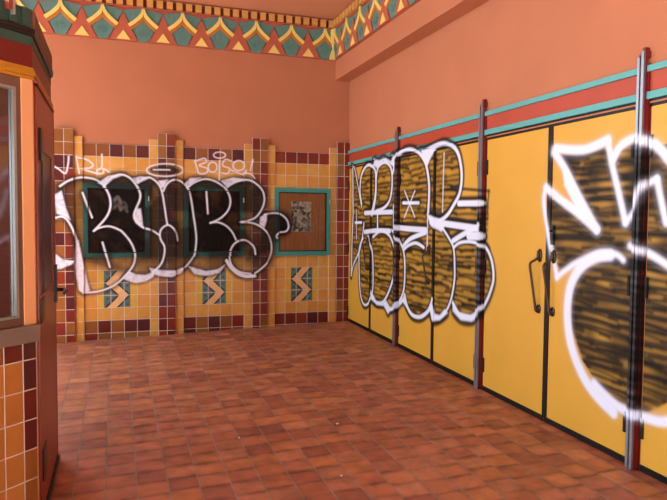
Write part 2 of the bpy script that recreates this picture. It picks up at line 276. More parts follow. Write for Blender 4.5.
def flyer_material():
    m = bpy.data.materials.new('printed_flyer'); m.use_nodes = True; nt = m.node_tree; N = nt.nodes; L = nt.links; b = N['Principled BSDF']
    g = N.new('ShaderNodeNewGeometry'); v = N.new('ShaderNodeTexVoronoi'); v.distance = 'CHEBYCHEV'; v.inputs['Scale'].default_value = 22
    L.new(g.outputs['Position'], v.inputs['Vector']); n = N.new('ShaderNodeTexNoise'); n.inputs['Scale'].default_value = 30; n.inputs['Detail'].default_value = 4
    L.new(g.outputs['Position'], n.inputs['Vector'])
    bw = N.new('ShaderNodeSeparateColor'); L.new(v.outputs['Color'], bw.inputs[0])
    ad = N.new('ShaderNodeMath'); ad.operation = 'MULTIPLY_ADD'; L.new(bw.outputs[0], ad.inputs[0]); ad.inputs[1].default_value = .55; L.new(n.outputs['Fac'], ad.inputs[2])
    r = N.new('ShaderNodeValToRGB'); r.color_ramp.elements[0].position = .5; r.color_ramp.elements[0].color = (*lin((66, 50, 42)), 1)
    r.color_ramp.elements[1].position = 1.; r.color_ramp.elements[1].color = (*lin((255, 244, 214)), 1)
    L.new(ad.outputs[0], r.inputs[0]); L.new(r.outputs[0], b.inputs['Base Color']); b.inputs['Roughness'].default_value = .5
    return m
M['flyer'] = flyer_material()

# ---------------- mesh building ----------------
def ident(p): return p
class MB:
    def __init__(s): s.v = []; s.f = []; s.m = []; s.mats = []
    def mi(s, k):
        if k not in s.mats: s.mats.append(k)
        return s.mats.index(k)
    def add(s, vs, fs, k, f=ident):
        o = len(s.v); s.v += [tuple(f(p)) for p in vs]; i = s.mi(k)
        for q in fs: s.f.append([o+j for j in q]); s.m.append(i)
    def box(s, lo, hi, k, f=ident, c=0.0):
        (x0, y0, z0), (x1, y1, z1) = lo, hi
        s.add([(x0,y0,z0),(x1,y0,z0),(x1,y1,z0),(x0,y1,z0),(x0,y0,z1),(x1,y0,z1),(x1,y1,z1),(x0,y1,z1)],
              [(0,3,2,1),(4,5,6,7),(0,1,5,4),(1,2,6,5),(2,3,7,6),(3,0,4,7)], k, f)
    def prism(s, poly, d0, d1, k, f=ident):
        """poly in (a, z); extruded along depth from d0 to d1; f maps (a, depth, z)."""
        n = len(poly); vs = [(a, d0, z) for a, z in poly]+[(a, d1, z) for a, z in poly]
        s.add(vs, [list(range(n)), list(range(2*n-1, n-1, -1))]+[[i, i+n, (i+1) % n+n, (i+1) % n] for i in range(n)], k, f)
    def hprism(s, poly, z0, z1, k):
        n = len(poly); vs = [(x, y, z0) for x, y in poly]+[(x, y, z1) for x, y in poly]
        s.add(vs, [list(range(n)), list(range(2*n-1, n-1, -1))]+[[i, i+n, (i+1) % n+n, (i+1) % n] for i in range(n)], k)
    def tube(s, P, r, k, n=10, f=ident):
        P = [Vector(p) for p in P]; rings = []
        for i, p in enumerate(P):
            t = (P[min(i+1, len(P)-1)]-P[max(i-1, 0)]).normalized()
            u = t.cross(Vector((.31, .5, .81))).normalized(); w = t.cross(u); rr = r[i] if isinstance(r, (list, tuple)) else r
            rings.append([p+(u*math.cos(a)+w*math.sin(a))*rr for a in [2*math.pi*j/n for j in range(n)]])
        vs = [tuple(v) for q in rings for v in q]; fs = []
        for i in range(len(P)-1):
            for j in range(n): fs.append((i*n+j, i*n+(j+1) % n, (i+1)*n+(j+1) % n, (i+1)*n+j))
        fs += [tuple(range(n-1, -1, -1)), tuple((len(P)-1)*n+j for j in range(n))]
        s.add(vs, fs, k, f)
    def grid(s, A, B, fn, k):
        """a sheet over coordinates A x B, fn(a, b) -> xyz"""
        na, nb = len(A), len(B); AA, BB = np.meshgrid(A, B, indexing='ij')
        X = fn(AA, BB); V = np.stack([np.broadcast_to(c, AA.shape) for c in X], -1).reshape(-1, 3)
        o = len(s.v); s.v += V.tolist(); i = np.arange(na-1)[:, None]*nb+np.arange(nb-1)[None, :]
        F = np.stack([i, i+nb, i+nb+1, i+1], -1).reshape(-1, 4)+o; s.f += F.tolist(); s.m += [s.mi(k)]*len(F)
    def build(s, name, parent=None, paint=None, bevel=0, facecol=None, smooth_=False):
        me = bpy.data.meshes.new(name); me.from_pydata(s.v, [], s.f)
        for k in s.mats: me.materials.append(M[k])
        me.polygons.foreach_set('material_index', s.m)
        if facecol is not None:
            a = me.attributes.new('tile_color', 'FLOAT_COLOR', 'FACE'); a.data.foreach_set('color', np.asarray(facecol, np.float32).ravel())
        if not paint and any(k in PAINTED for k in s.mats):
            a = me.attributes.new('spray_paint', 'FLOAT_COLOR', 'POINT'); a.data.foreach_set('color', [0.]*(4*len(me.vertices)))
        if paint:
            V = np.array(s.v); ax = paint[1]; c = paint[0].sample(V[:, ax], V[:, 2])
            a = me.attributes.new('spray_paint', 'FLOAT_COLOR', 'POINT'); a.data.foreach_set('color', c.astype(np.float32).ravel())
        if smooth_: me.polygons.foreach_set('use_smooth', [True]*len(me.polygons))
        me.update(); o = bpy.data.objects.new(name, me); COL.objects.link(o)
        if parent: o.parent = parent; 
        if bevel:
            b = o.modifiers.new('soft_edges', 'BEVEL'); b.width = bevel; b.segments = 2; b.limit_method = 'ANGLE'
        return o
def tag(o, label=None, cat=None, group=None, kind=None):
    if label: o['label'] = label
    if cat: o['category'] = cat
    if group: o['group'] = group
    if kind: o['kind'] = kind
    return o
def empty(name): o = bpy.data.objects.new(name, None); COL.objects.link(o); return o
def steps(a0, a1, st): return np.linspace(a0, a1, max(2, int(round((a1-a0)/st))+1))
def gridbox(b, lo, hi, k, st):
    """closed box whose faces are finely divided so that sprayed paint can follow them"""
    X, Y, Z = [steps(l, h, s_) for l, h, s_ in zip(lo, hi, st)]
    x0, y0, z0 = lo; x1, y1, z1 = hi
    b.grid(X, Z, lambda a, c: (a, y0+0*a, c), k); b.grid(Z, X, lambda c, a: (a, y1+0*a, c), k)
    b.grid(Z, Y, lambda c, a: (x0+0*a, a, c), k); b.grid(Y, Z, lambda a, c: (x1+0*a, a, c), k)
    b.grid(Y, X, lambda c, a: (a, c, z0+0*a), k); b.grid(X, Y, lambda a, c: (a, c, z1+0*a), k)

# ---------------- setting: floor, walls, ceiling ----------------
b = MB(); fc = []; uvs = []
X0, X1, Y0, Y1 = -2.95, 3.05, -.6, 8.2
b.add([(X0, Y0, floor_z(X0, Y0)-.003), (X1, Y0, floor_z(X1, Y0)-.003), (X1, Y1, floor_z(X1, Y1)-.003), (X0, Y1, floor_z(X0, Y1)-.003),
       (X0, Y0, floor_z(X0, Y0)-.2), (X1, Y0, floor_z(X1, Y0)-.2), (X1, Y1, floor_z(X1, Y1)-.2), (X0, Y1, floor_z(X0, Y1)-.2)],
      [(0,1,2,3),(7,6,5,4),(0,4,5,1),(1,5,6,2),(2,6,7,3),(3,7,4,0)], 'floor')
fc += [(*lin((156, 140, 130)), 1)]*6; uvs += [(.5, .5)]*24
TX, TY = .1743, .1705
shades = [(192, 120, 82), (184, 110, 76), (198, 128, 90), (176, 104, 74), (168, 98, 74), (196, 122, 76), (188, 118, 86)]
k0 = int((X0+.244)/TX)-1
for kx in range(k0, int((X1+.244)/TX)+1):
    xa, xb = -.244+kx*TX+.0048, -.244+(kx+1)*TX-.0048
    if xa < X0 or xa > X1: continue
    xb = min(xb, X1)
    off = 3.83+random.uniform(-.012, .012)+(random.uniform(-.05, .05) if kx > 6 else 0); n0 = int((Y0-off)/TY)
    for ky in range(n0, int((Y1-off)/TY)+1):
        ya, yb = off+ky*TY+.0016, off+(ky+1)*TY-.0016
        if ya < Y0 or yb > Y1: continue
        h = random.uniform(-.0006, .0006); c = lin(random.choice(shades)); q = random.uniform(.88, 1.08)
        b.add([(xa, ya, floor_z(xa, ya)+h), (xb, ya, floor_z(xb, ya)+h), (xb, yb, floor_z(xb, yb)+h), (xa, yb, floor_z(xa, yb)+h)], [(0, 1, 2, 3)], 'floor')
        fc.append((*[v*q for v in c], 1)); uvs += [(0, 0), (1, 0), (1, 1), (0, 1)]
fo = b.build('floor', facecol=fc); uvl = fo.data.uv_layers.new(name='UVMap'); uvl.data.foreach_set('uv', np.array(uvs, np.float32).ravel())
tag(fo, 'terracotta quarry tile floor of the theatre entry', 'floor', kind='structure')

b = MB(); b.box((-40, -40, -.65), (40, 40, -.44), 'asphalt'); 
tag(b.build('ground'), 'dark asphalt street surface beyond the sidewalk', 'street', kind='structure')
b = MB(); b.box((-6.2, -6.5, -.45), (9, 8.6, -.33), 'concrete'); tag(b.build('sidewalk'), 'pale concrete sidewalk outside the tiled entry', 'sidewalk', kind='structure')
b = MB(); b.box((-1.45, D, -.36), (3.2, D+.25, CEIL_Z), 'stucco'); wb = b.build('wall_back')
tag(wb, 'orange stucco back wall above yellow tile panels', 'wall', kind='structure')
b = MB(); b.box((W, -1.5, -.36), (W+.22, D+.25, CEIL_Z), 'stucco')
tag(b.build('wall_right'), 'orange stucco side wall above the row of yellow doors', 'wall', kind='structure')
b = MB(); b.box((-2.0, -3, CEIL_Z), (W+.22, D+.25, CEIL_Z+.2), 'ceiling')
tag(b.build('ceiling'), 'plain orange ceiling above the gold dentils', 'ceiling', kind='structure')
b = MB(); b.box((BEAM_X, -.6, BEAM_Z), (W, D, CEIL_Z), 'stucco')
tag(b.build('trim_3', bevel=.004), 'orange boxed beam running along the top of the side wall', 'beam', kind='structure')

b = MB(); b.box((-12, -19, -.4), (34, -17, 12), 'interior')  # building block added out of view to keep low sky light off the back wall
for i in range(12):
    for z in (.9, 3.9, 6.6): b.box((-9+i*3.5, -17.02, z), (-7.4+i*3.5, -16.95, z+1.7), 'black')
tag(b.build('sky_blocking_facade'), 'added unseen building front across the street, blocks low sky light', 'building', kind='structure')

# ---------------- tiled back wall ----------------
YEL = [(236, 176, 84), (232, 168, 76), (240, 182, 92), (230, 164, 72)]
MAR, BRN, RBR = [(100, 34, 32), (112, 34, 28), (88, 30, 36)], [(158, 98, 40), (148, 88, 38), (164, 106, 48)], [(150, 56, 28), (138, 44, 26), (128, 36, 26)]
def darktile(wts): return random.choice(random.choice([MAR]*wts[0]+[BRN]*wts[1]+[RBR]*wts[2]))
GROUT = (226, 222, 214)
def tile_lines(E, st):
    out = []; h = .0034
    for i in range(len(E)-1):
        a, c = E[i], E[i+1]; s_ = 1 if c > a else -1
        out.append(a); out += list(np.linspace(a+s_*h, c-s_*h, max(2, int(abs(c-a)/st)+1)))
    return np.array(out+[E[-1]])
def tile_sheet(b, fc, A, Z, colour, fn, st=.0065):
    """tiles between edges A (across) and Z (downwards); fn(a, z, recess) -> xyz; grout recessed"""
    LA, LZ = tile_lines(A, st), tile_lines(Z, st); Aa, Za = np.array(A), np.array(Z)
    def mapf(a, z):
        ra = np.min(np.abs(a[..., None]-Aa), -1) < 1e-6; rz = np.min(np.abs(z[..., None]-Za), -1) < 1e-6
        return fn(a, z, np.where(ra | rz, .0025, 0.))
    b.grid(LA, LZ, mapf, 'tile'); g = (*lin(GROUT), 1)
    ca, cz = (LA[:-1]+LA[1:])/2, (LZ[:-1]+LZ[1:])/2
    for x in ca:
        i = int(np.argmin(np.where((Aa[:-1]-x)*(Aa[1:]-x) < 0, 0, 1))); ga = min(abs(x-Aa[i]), abs(x-Aa[i+1])) < .0034
        for z in cz:
            j = int(np.searchsorted(-Za, -z))-1; gz = min(abs(z-Za[j]), abs(z-Za[j+1])) < .0034
            fc.append(g if ga or gz else (*colour(i, j, x, z), 1))
ROWS = [ZG-k*T for k in range(17)]
PLAB = ['tile panel behind the first case by the ticket booth', 'tile panel behind the middle case', 'tile panel behind the case with the flyer']
TOPROW = [[BRN, BRN, MAR, BRN, MAR], [MAR, BRN, MAR, BRN, MAR], [RBR, RBR, RBR, RBR, RBR]]
BOTROW = [[BRN, MAR, BRN, MAR, MAR], [MAR, BRN, MAR, BRN, RBR], [RBR, RBR, RBR, MAR, MAR]]
def in_poly(P, x, y):
    r = False
    for i in range(len(P)):
        (a, c), (d, e) = P[i], P[(i+1) % len(P)]
        if (c > y) != (e > y) and x < (d-a)*(y-c)/(e-c)+a: r = not r
    return r
ZIG = [(1.78, 0), (.86, 1), (1.86, 2), (.9, 3), (.2, 3), (1.16, 2), (.12, 1.05), (1.05, 0)]
def deco(u, v):
    if in_poly(ZIG, u, v): return lin((255, 206, 140))
    if in_poly(ZIG, u+.2, v) or in_poly(ZIG, u-.16, v): return lin((44, 46, 54))
    if abs((v % 1)-.5) > .44 and abs((u % 1)-.5) < .3: return lin((170, 140, 84))
    if (abs((u*2) % 1-.5)+abs((v*2) % 1-.5)) < .22: return lin((52, 74, 84))
    return lin((86, 126, 130))
def panel(n):
    mid = (PIL[n]+PIL[n+1])/2; A = [mid+(j-2.5)*T for j in range(6)]; b = MB(); fc = []
    base = {(i, j): lin(random.choice(YEL)) for i in range(5) for j in range(16)}
    for i in range(5):
        base[i, 0] = lin(random.choice(TOPROW[n][i])); base[i, 14] = lin(random.choice(BOTROW[n][i])); base[i, 15] = lin(darktile((2, 2, 1)))
    dz = ROWS[10]
    def colour(i, j, x, z):
        if 10 <= j <= 12:
            u = (x-A[0])/T-1.5; v = (dz-z)/T
            if 0 <= u <= 2: return deco(u, v)
            if -.5 <= u <= 2.5: return lin((236, 190, 66))
        return base[i, j]
    tile_sheet(b, fc, A, ROWS, colour, lambda a, z, r: (a, D-.012+r, z))
    nf = len(b.f); b.box((A[0], D-.0095, ROWS[-1]), (A[-1], D+.01, ZG), 'tile'); fc += [(*lin(GROUT), 1)]*(len(b.f)-nf)
    b.grid(steps(A[0], A[-1], .01), np.array([D+.001, D-.012]), lambda a, y: (a, y, ZG+0*a), 'tile'); fc += [base[i, 0]+(1,) for i in [0]]*(len(b.f)-len(fc))
    o = b.build('tile_panel', wb, (BP, 0), facecol=fc); o['label'] = PLAB[n]
for n in range(3): panel(n)

PWT = [(3, 3, 1), (2, 3, 3), (0, 3, 3), (0, 1, 6)]
PIL_LAB = ['maroon and brown tiled pilaster beside the ticket booth door', 'tiled pilaster between the two blackened display cases',
           'tiled pilaster just left of the case holding the flyer', 'red tiled pilaster in the corner beside the yellow doors']
def pilaster(n):
    c = PIL[n]; wt = PWT[n]; root = empty('tiled_pilaster'); root.location = (0, 0, 0)
    tag(root, PIL_LAB[n], 'pilaster', 'tiled pilasters along the back wall', 'structure')
    hw, sw = .103, .2035; TOP = 2.503; zr = [TOP]+[ZG-k*T for k in range(0, 17)]
    dk = {}
    for i in range(2):
        for j in range(18): dk[i, j] = lin(darktile(wt))
    hr = min(hw, W-c-.002)
    b = MB(); fc = []; yf = D-.055
    tile_sheet(b, fc, [c-hw, c, c+hr], zr, lambda i, j, x, z: dk[i, j], lambda a, z, r: (a, yf+r, z))
    for sgn, xs in ((-1, c-hw), (1, c+hr)):
        Y = [yf, D-.002] if sgn > 0 else [D-.002, yf]
        tile_sheet(b, fc, Y, zr, lambda i, j, x, z: dk[0, (j+3) % 18], lambda a, z, r: (xs-sgn*r, a, z), .02)
    nf = len(b.f); b.box((c-hw+.003, yf+.003, zr[-1]), (c+hr-.003, D, TOP), 'tile'); fc += [(*lin((110, 60, 40)), 1)]*(len(b.f)-nf)
    b.build('raised_shaft', root, (BP, 0), facecol=fc)
    for sgn in (-1, 1):
        x0, x1 = (c-sw, c-hw) if sgn < 0 else (c+hw, c+sw)
        if x1 > W: continue
        yl = {j: lin(random.choice(YEL)) for j in range(18)}; b = MB(); fc = []; zz = [2.425]+zr[1:]; yf2 = D-.03
        tile_sheet(b, fc, [x0, x1], zz, lambda i, j, x, z: yl[j], lambda a, z, r: (a, yf2+r, z))
        xs = x0 if sgn < 0 else x1; Y = [D-.002, yf2] if sgn < 0 else [yf2, D-.002]
        tile_sheet(b, fc, Y, zz, lambda i, j, x, z: yl[j], lambda a, z, r: (xs-sgn*r, a, z), .02)
        nf = len(b.f); b.box((x0+.003, yf2+.003, zz[-1]), (x1-.003, D, 2.425), 'tile'); fc += [(*lin((226, 160, 84)), 1)]*(len(b.f)-nf)
        b.build('yellow_side_strip', root, (BP, 0), facecol=fc)
for n in range(4): pilaster(n)

# display cases
CASE_LAB = ['teal framed display case nearest the ticket booth, sprayed black', 'teal framed display case in the middle, covered by the graffiti letters',
            'teal framed display case with wood back and a small flyer inside']
def case(n):
    mid = (PIL[n]+PIL[n+1])/2; x0, x1, z0, z1 = mid-.381, mid+.381, .988, 1.872; fw = .052; yf, yb = D-.06, D-.0135
    root = empty('display_case'); tag(root, CASE_LAB[n], 'display case', 'glazed poster cases on the tiled wall')
    b = MB(); st = (.008, .016, .008)
    gridbox(b, (x0, yf, z0), (x0+fw, yb, z1), 'frame_teal', st); gridbox(b, (x1-fw, yf, z0), (x1, yb, z1), 'frame_teal', st)
    gridbox(b, (x0+fw, yf, z1-fw), (x1-fw, yb, z1), 'frame_teal', st); gridbox(b, (x0+fw, yf, z0), (x1-fw, yb, z0+fw), 'frame_teal', st)
    b.build('frame', root, (BP, 0))
    b = MB(); b.box((x0+fw, yb-.008, z0+fw), (x1-fw, yb, z1-fw), 'wood'); b.build('backboard', root)
    b = MB(); b.box((x0+fw, yf+.009, z0+fw), (x0+fw+.012, yb-.008, z1-fw), 'black'); b.box((x1-fw-.012, yf+.009, z0+fw), (x1-fw, yb-.008, z1-fw), 'black')
    b.box((x0+fw+.012, yf+.009, z1-fw-.012), (x1-fw-.012, yb-.008, z1-fw), 'black'); b.box((x0+fw+.012, yf+.009, z0+fw), (x1-fw-.012, yb-.008, z0+fw+.012), 'black'); b.build('inner_bead', root)
    b = MB(); b.grid(steps(x0+fw, x1-fw, .006), steps(z0+fw, z1-fw, .006), lambda a, z: (a, yf+.014+0*a, z), 'glass'); b.build('glass_pane', root, (BP, 0))
    b = MB(); b.box((x1-.02, yf-.012, z1-.20), (x1-.004, yf, z1-.14), 'alu'); b.build('latch', root, bevel=.002)['label'] = 'small metal latch'
    return root
for n in range(3): case(n)
b = MB(); b.box((2.19, D-.0265, 1.30), (2.462, D-.0245, 1.70), 'flyer')
tag(b.build('flyer'), 'small printed flyer taped inside the brown backed display case', 'flyer')

# ---------------- frieze ----------------
def arch_poly(w0, w1, sgn):
    """an ogee arm from the apex down to the petal's edge, w0..w1 measured across the arm"""
    C = [(.003+.172*t, 3.978-.205*t**.58) for t in np.linspace(0, 1, 11)]; top, bot = [], []
    for k, (u, z) in enumerate(C):
        a, b_ = C[max(k-1, 0)], C[min(k+1, 10)]; dx, dz = b_[0]-a[0], b_[1]-a[1]; L = math.hypot(dx, dz)
        for lst, w in ((top, w0), (bot, w1)):
            lst.append((sgn*max(.001, u+dz/L*w), z-dx/L*w))
    return top+bot[::-1]
def frieze(name, fmap, centres, tri, a0, a1, label, dentils):
    b = MB(); b.prism([(a0, FR_Z), (a1, FR_Z), (a1, CEIL_Z), (a0, CEIL_Z)], 0, .02, 'frred', fmap)
    b.prism([(a0, 4.003), (a1, 4.003), (a1, 4.09), (a0, 4.09)], .02, .03, 'fascia', fmap)
    b.prism([(a0, 3.984), (a1, 3.984), (a1, 4.0), (a0, 4.0)], .02, .04, 'frred', fmap)
    o = b.build(name); tag(o, label, 'frieze', kind='structure')
    protoP = protoA = protoT = protoD = None
    def place(pr, c, nm):
        if pr is None: return None
        k = pr.copy(); COL.objects.link(k); k.parent = o; return k
    def make(nm, polys, c):
        b = MB()
        for poly, d0, d1, m in polys: b.prism([(a+c, z) for a, z in poly], d0, d1, m, fmap)
        return b.build(nm, o)
    petal = [(-.056, FR_Z+.004), (.056, FR_Z+.004), (.222, 3.925), (.222, 3.937), (0, 3.985), (-.222, 3.937), (-.222, 3.925)]
    for c in centres:
        make('petal', [(petal, .018, .04, 'petal')], c)
        make('gold_arch', [(arch_poly(-.008, .034, 1), .04, .06, 'yellow'), (arch_poly(-.008, .034, -1), .04, .06, 'yellow'),
                           (arch_poly(.034, .07, 1), .04, .052, 'orange'), (arch_poly(.034, .07, -1), .04, .052, 'orange')], c)
        b = MB()
        for q in (-1, 1):
            for h in (.06, .1, .14):
                b.prism([(c+q*.004, 3.80-h), (c+q*(.004+h*.45), 3.80-h*.35-.05), (c+q*(.004+h*.45), 3.79-h*.35-.05), (c+q*.004, 3.79-h)], .04, .046, 'petal', fmap)
        b.build('petal_vein', o)
    for c in tri:
        make('triangle', [([(-.160, FR_Z+.002), (.160, FR_Z+.002), (0, 3.915)], .018, .048, 'frred'),
                          ([(-.078, FR_Z+.012), (.078, FR_Z+.012), (0, 3.705)], .048, .056, 'yellow')], c)
    for c in dentils:
        make('dentil', [([(-.036, 4.004), (.036, 4.004), (.036, 4.09), (-.036, 4.09)], .028, .066, 'dentil')], c)
ap = [2.633-.46*k for k in range(10)]
frieze('trim_1', lambda p: (p[0], D-p[1], p[2]), ap[:9], [a-.23 for a in ap[:9]], -1.45, BEAM_X-.03,
       'gold, teal and red relief frieze across the back wall', [2.72-.1155*k for k in range(36)])
bt = [7.80-.46*k for k in range(9)]
frieze('trim_2', lambda p: (BEAM_X-p[1], p[0], p[2]), [t+.23 for t in bt], bt, 3.6, D-.0,
       'gold, teal and red relief frieze along the boxed beam', [8.0-.1155*k for k in range(36)])
b = MB(); f = lambda p: (p[0], D-p[1], p[2])
b.prism([(2.71, 3.97), (2.735, 3.98), (2.765, 3.85), (2.74, 3.72), (2.715, 3.82)], .03, .085, 'yellow', f)
b.prism([(2.695, FR_Z), (2.775, FR_Z), (2.765, 3.66), (2.735, 3.72), (2.705, 3.65)], .03, .085, 'yellow', f)
b.build('corner_leaf', bpy.data.objects['trim_1'])

# ---------------- teal and red band over the doors ----------------
ends = [D]+POSTS+[2.2]
b = {'upper_rail': (2.355, 2.392, .03, 'teal'), 'red_band': (2.237, 2.355, .012, 'band'), 'lower_rail': (2.195, 2.237, .03, 'teal'), 'peach_strip': (2.171, 2.181, .013, 'peach'), 'shadow_gap_strip': (2.150, 2.195, .01, 'black')}
tr = empty('trim_4'); tag(tr, 'teal edged red band running above the yellow doors', 'band', kind='structure')
for nm, (z0, z1, d, m) in b.items():
    q = MB(); gridbox(q, (W-d, 1.2, z0), (W+.002, D-.001, z1), m, (.05, .01, .012)); q.build(nm, tr, (RP, 1))

# ---------------- doors and posts on the right wall ----------------
def hinge(parent, y, z):
    b = MB(); gridbox(b, (W-.028, y-.009, z-.062), (W-.012, y+.009, z+.062), 'hinge', (.02, .008, .01)); b.build('hinge', parent, (RP, 1))
def pull(parent, y, zt, zb, lean, name='pull_handle'):
    b = MB(); x = W-.014
    for z in (zt, zb):
        e = .05 if z == zt else .034; b.prism([(y+.021*math.cos(t), z+e*math.sin(t)) for t in np.linspace(0, 2*math.pi, 19)[:-1]], x-.011, x+.002, 'bronze', lambda p: (p[1], p[0], p[2]))
        b.tube([(x-.010, y, z), (x-.026, y, z)], [.013, .012], 'bronze', 10)
    b.add([], [], 'bronze')
    P = [(x-.02, y, zt+.035), (x-.022, y, zt-.01), (x-.036, y+lean*.35, zt-.035), (x-.05, y+lean*.9, zt-.055), (x-.052, y+lean, zt-.09)]
    P += [(x-.052+.024*t, y+lean*(1-t*.75), zt-.09-(zt-zb-.11)*t) for t in (.25, .5, .75, 1)]
    P += [(x-.03, y+lean*.1, zb-.005), (x-.018, y, zb-.02)]
    b.tube(smooth3(P), .0095, 'bronze', 8); return b.build(name, parent, smooth_=True)
def smooth3(P, n=4):
    Q = [P[0]]+P+[P[-1]]; out = []
    for k in range(1, len(Q)-2):
        p0, p1, p2, p3 = [np.array(v) for v in Q[k-1:k+3]]
        for t in np.arange(n)/n: out.append(tuple(.5*((2*p1)+(-p0+p2)*t+(2*p0-5*p1+4*p2-p3)*t*t+(-p0+3*p1-3*p2+p3)*t**3)))
    return out+[P[-1]]
# leaf: (far y, near y, seam side, hinges at)
SEAM = [7.28, 5.63, 3.865]
LEAVES = [(8.065, 7.28, 'n', 8.05), (7.28, 6.545, 'f', 6.56), (6.435, 5.63, 'n', 6.42), (5.63, 4.81, 'f', 4.825), (4.70, 3.865, 'n', 4.685), (3.865, 3.067, 'f', 3.08), (2.957, 2.13, 'n', 2.945)]
DLAB = ['yellow door leaf in the corner beside the tiled wall', 'yellow door leaf just left of the first post', 'yellow door leaf with graffiti, just right of the first post',
        'yellow door leaf ending at the second post', 'mostly clean yellow door leaf just right of the second post', 'yellow door leaf with large white letter, left of the near post', 'yellow door leaf cut off at the edge, right of the near post']
for n, (ya, yb, side, hy) in enumerate(LEAVES):
    root = empty('door_%d' % (n+1)); tag(root, DLAB[n], 'door', 'yellow double door leaves', 'structure')
    zt = 2.150; b = MB(); gy = .003; y0, y1 = yb+gy, ya-gy
    Y, Z = steps(y0, y1, .006), steps(0, 1, .006/2.1)
    zb = lambda y: floor_z(W, y)+.03
    F = lambda xx: (lambda y, t: (xx+0*y, y, zb(y)+(zt-zb(y))*t))
    b.grid(Z, Y, lambda t, y: F(W-.014)(y, t), 'door')
    b.grid(steps(W-.014, W, .01), Z, lambda x, t: (x, y0+0*x, zb(y0)+(zt-zb(y0))*t), 'door')
    b.grid(Z, steps(W-.014, W, .01), lambda t, x: (x, y1+0*x, zb(y1)+(zt-zb(y1))*t), 'door')
    b.add([(W, y0, zb(y0)), (W, y1, zb(y1)), (W, y1, zt), (W, y0, zt)], [(0, 1, 2, 3)], 'door')
    b.build('leaf_panel', root, (RP, 1))
    b = MB(); Yc = steps(y0, y1, .05)
    for y_a, y_b in zip(Yc[:-1], Yc[1:]):
        b.add([(W-.02, y_a, floor_z(W, y_a)+.003), (W-.02, y_b, floor_z(W, y_b)+.003), (W-.02, y_b, zb(y_b)+.012), (W-.02, y_a, zb(y_a)+.012),
               (W, y_a, floor_z(W, y_a)+.003), (W, y_b, floor_z(W, y_b)+.003), (W, y_b, zb(y_b)+.012), (W, y_a, zb(y_a)+.012)], [(0,3,2,1),(4,5,6,7),(3,7,6,2),(0,1,5,4)], 'black')
    b.build('door_sweep', root)['label'] = 'black sweep along the bottom edge'
    for z in (1.92, 1.08, .23): hinge(root, ya-.013 if hy > ya-.1 else yb+.013, z)
    if side == 'f':
        b = MB(); gridbox(b, (W-.022, ya-.028, zb(ya)), (W-.0135, ya+.02, zt), 'black', (.02, .008, .008)); b.build('meeting_strip', root, (RP, 1))['label'] = 'black strip along the seam'
    if n == 0: pull(root, 7.36, 1.20, .86, .04)
    if n == 2: pull(root, 5.72, 1.17, .85, .045)
    if n == 4: pull(root, 3.955, 1.215, .815, .05)
    if n == 5:
        pull(root, 3.795, 1.215, .815, .05)
        b = MB(); gridbox(b, (W-.035, 3.79, 1.30), (W-.012, 3.825, 1.44), 'lockmetal', (.02, .008, .01)); l = b.build('lock', root, (RP, 1), bevel=.003)
        b = MB(); b.tube([(W-.036, 3.807, 1.40), (W-.045, 3.807, 1.40)], .012, 'black', 12); b.build('keyhole_cylinder', l)
PL = ['silver railed dark red post farthest from the camera, nearest the corner', 'silver railed dark red post between the third and fourth graffiti free leaves', 'nearest silver railed dark red post, sprayed with graffiti']
PL[1] = 'middle silver railed dark red post, black band of graffiti at its centre'
for n, y in enumerate(POSTS):
    root = empty('door_post'); tag(root, PL[n], 'post', 'metal posts between the door pairs', 'structure'); fz = floor_z(W, y)
    b = MB(); st = (.015, .008, .010)
    gridbox(b, (W-.026, y-.040, fz), (W+.001, y+.036, 2.40), 'redpost', st)
    gridbox(b, (W-.040, y-.030, fz), (W-.026, y+.030, 2.44), 'redpost', st)
    b.box((W-.040, y-.028, 2.44), (W-.001, y+.012, 2.478), 'redpost'); b.box((W-.036, y-.018, 2.478), (W-.001, y+.004, 2.50), 'redpost')
    b.build('red_core', root, (RP, 1))
    for q, zt in ((-.0145, 2.475), (.0165, 2.445)):
        b = MB(); gridbox(b, (W-.052, y+q-.0095, fz), (W-.040, y+q+.0095, zt), 'silver', st)
        b.add([(W-.052, y+q-.0095, zt), (W-.04, y+q-.0095, zt), (W-.04, y+q+.0095, zt), (W-.052, y+q+.0095, zt), (W-.042, y+q, zt+.018)], [(0,1,4),(1,2,4),(2,3,4),(3,0,4)], 'silver')
        b.build('silver_rail', root, (RP, 1))

# ---------------- ticket booth ----------------
S2 = .5**.5; BX, BY, SIDE, FZ = -.385, 3.489, .963, 2.147
def octo(off):
    P = [(BX, BY), (BX, BY+SIDE)]
    d = [(-S2, S2), (-1, 0), (-S2, -S2), (0, -1), (S2, -S2), (1, 0)]
    x, y = P[-1]
    for dx, dy in d: x, y = x+dx*SIDE, y+dy*SIDE; P.append((x, y))
    cx, cy = sum(p[0] for p in P)/8, sum(p[1] for p in P)/8; r0 = SIDE*(1+2**.5)/2
    return [(cx+(x-cx)*(r0+off)/r0, cy+(y-cy)*(r0+off)/r0) for x, y in P]
booth = empty('ticket_booth'); tag(booth, 'octagonal ticket booth with peach post, window and brown door', 'ticket booth')
def ring(b, o0, z0, z1, k, o1=None):
    A = octo(o0); B = octo(o1 if o1 is not None else o0); n = 8
    b.add([(*p, z0) for p in A]+[(*p, z1) for p in B], [list(range(n))[::-1], list(range(n, 2*n))]+[[i, (i+1) % n, (i+1) % n+n, i+n] for i in range(n)], k)
def ff(p):  # window face: (s along the face from the door corner, outward depth, z)
    return (BX-p[0]*S2+p[1]*S2, BY-p[0]*S2-p[1]*S2, p[2])
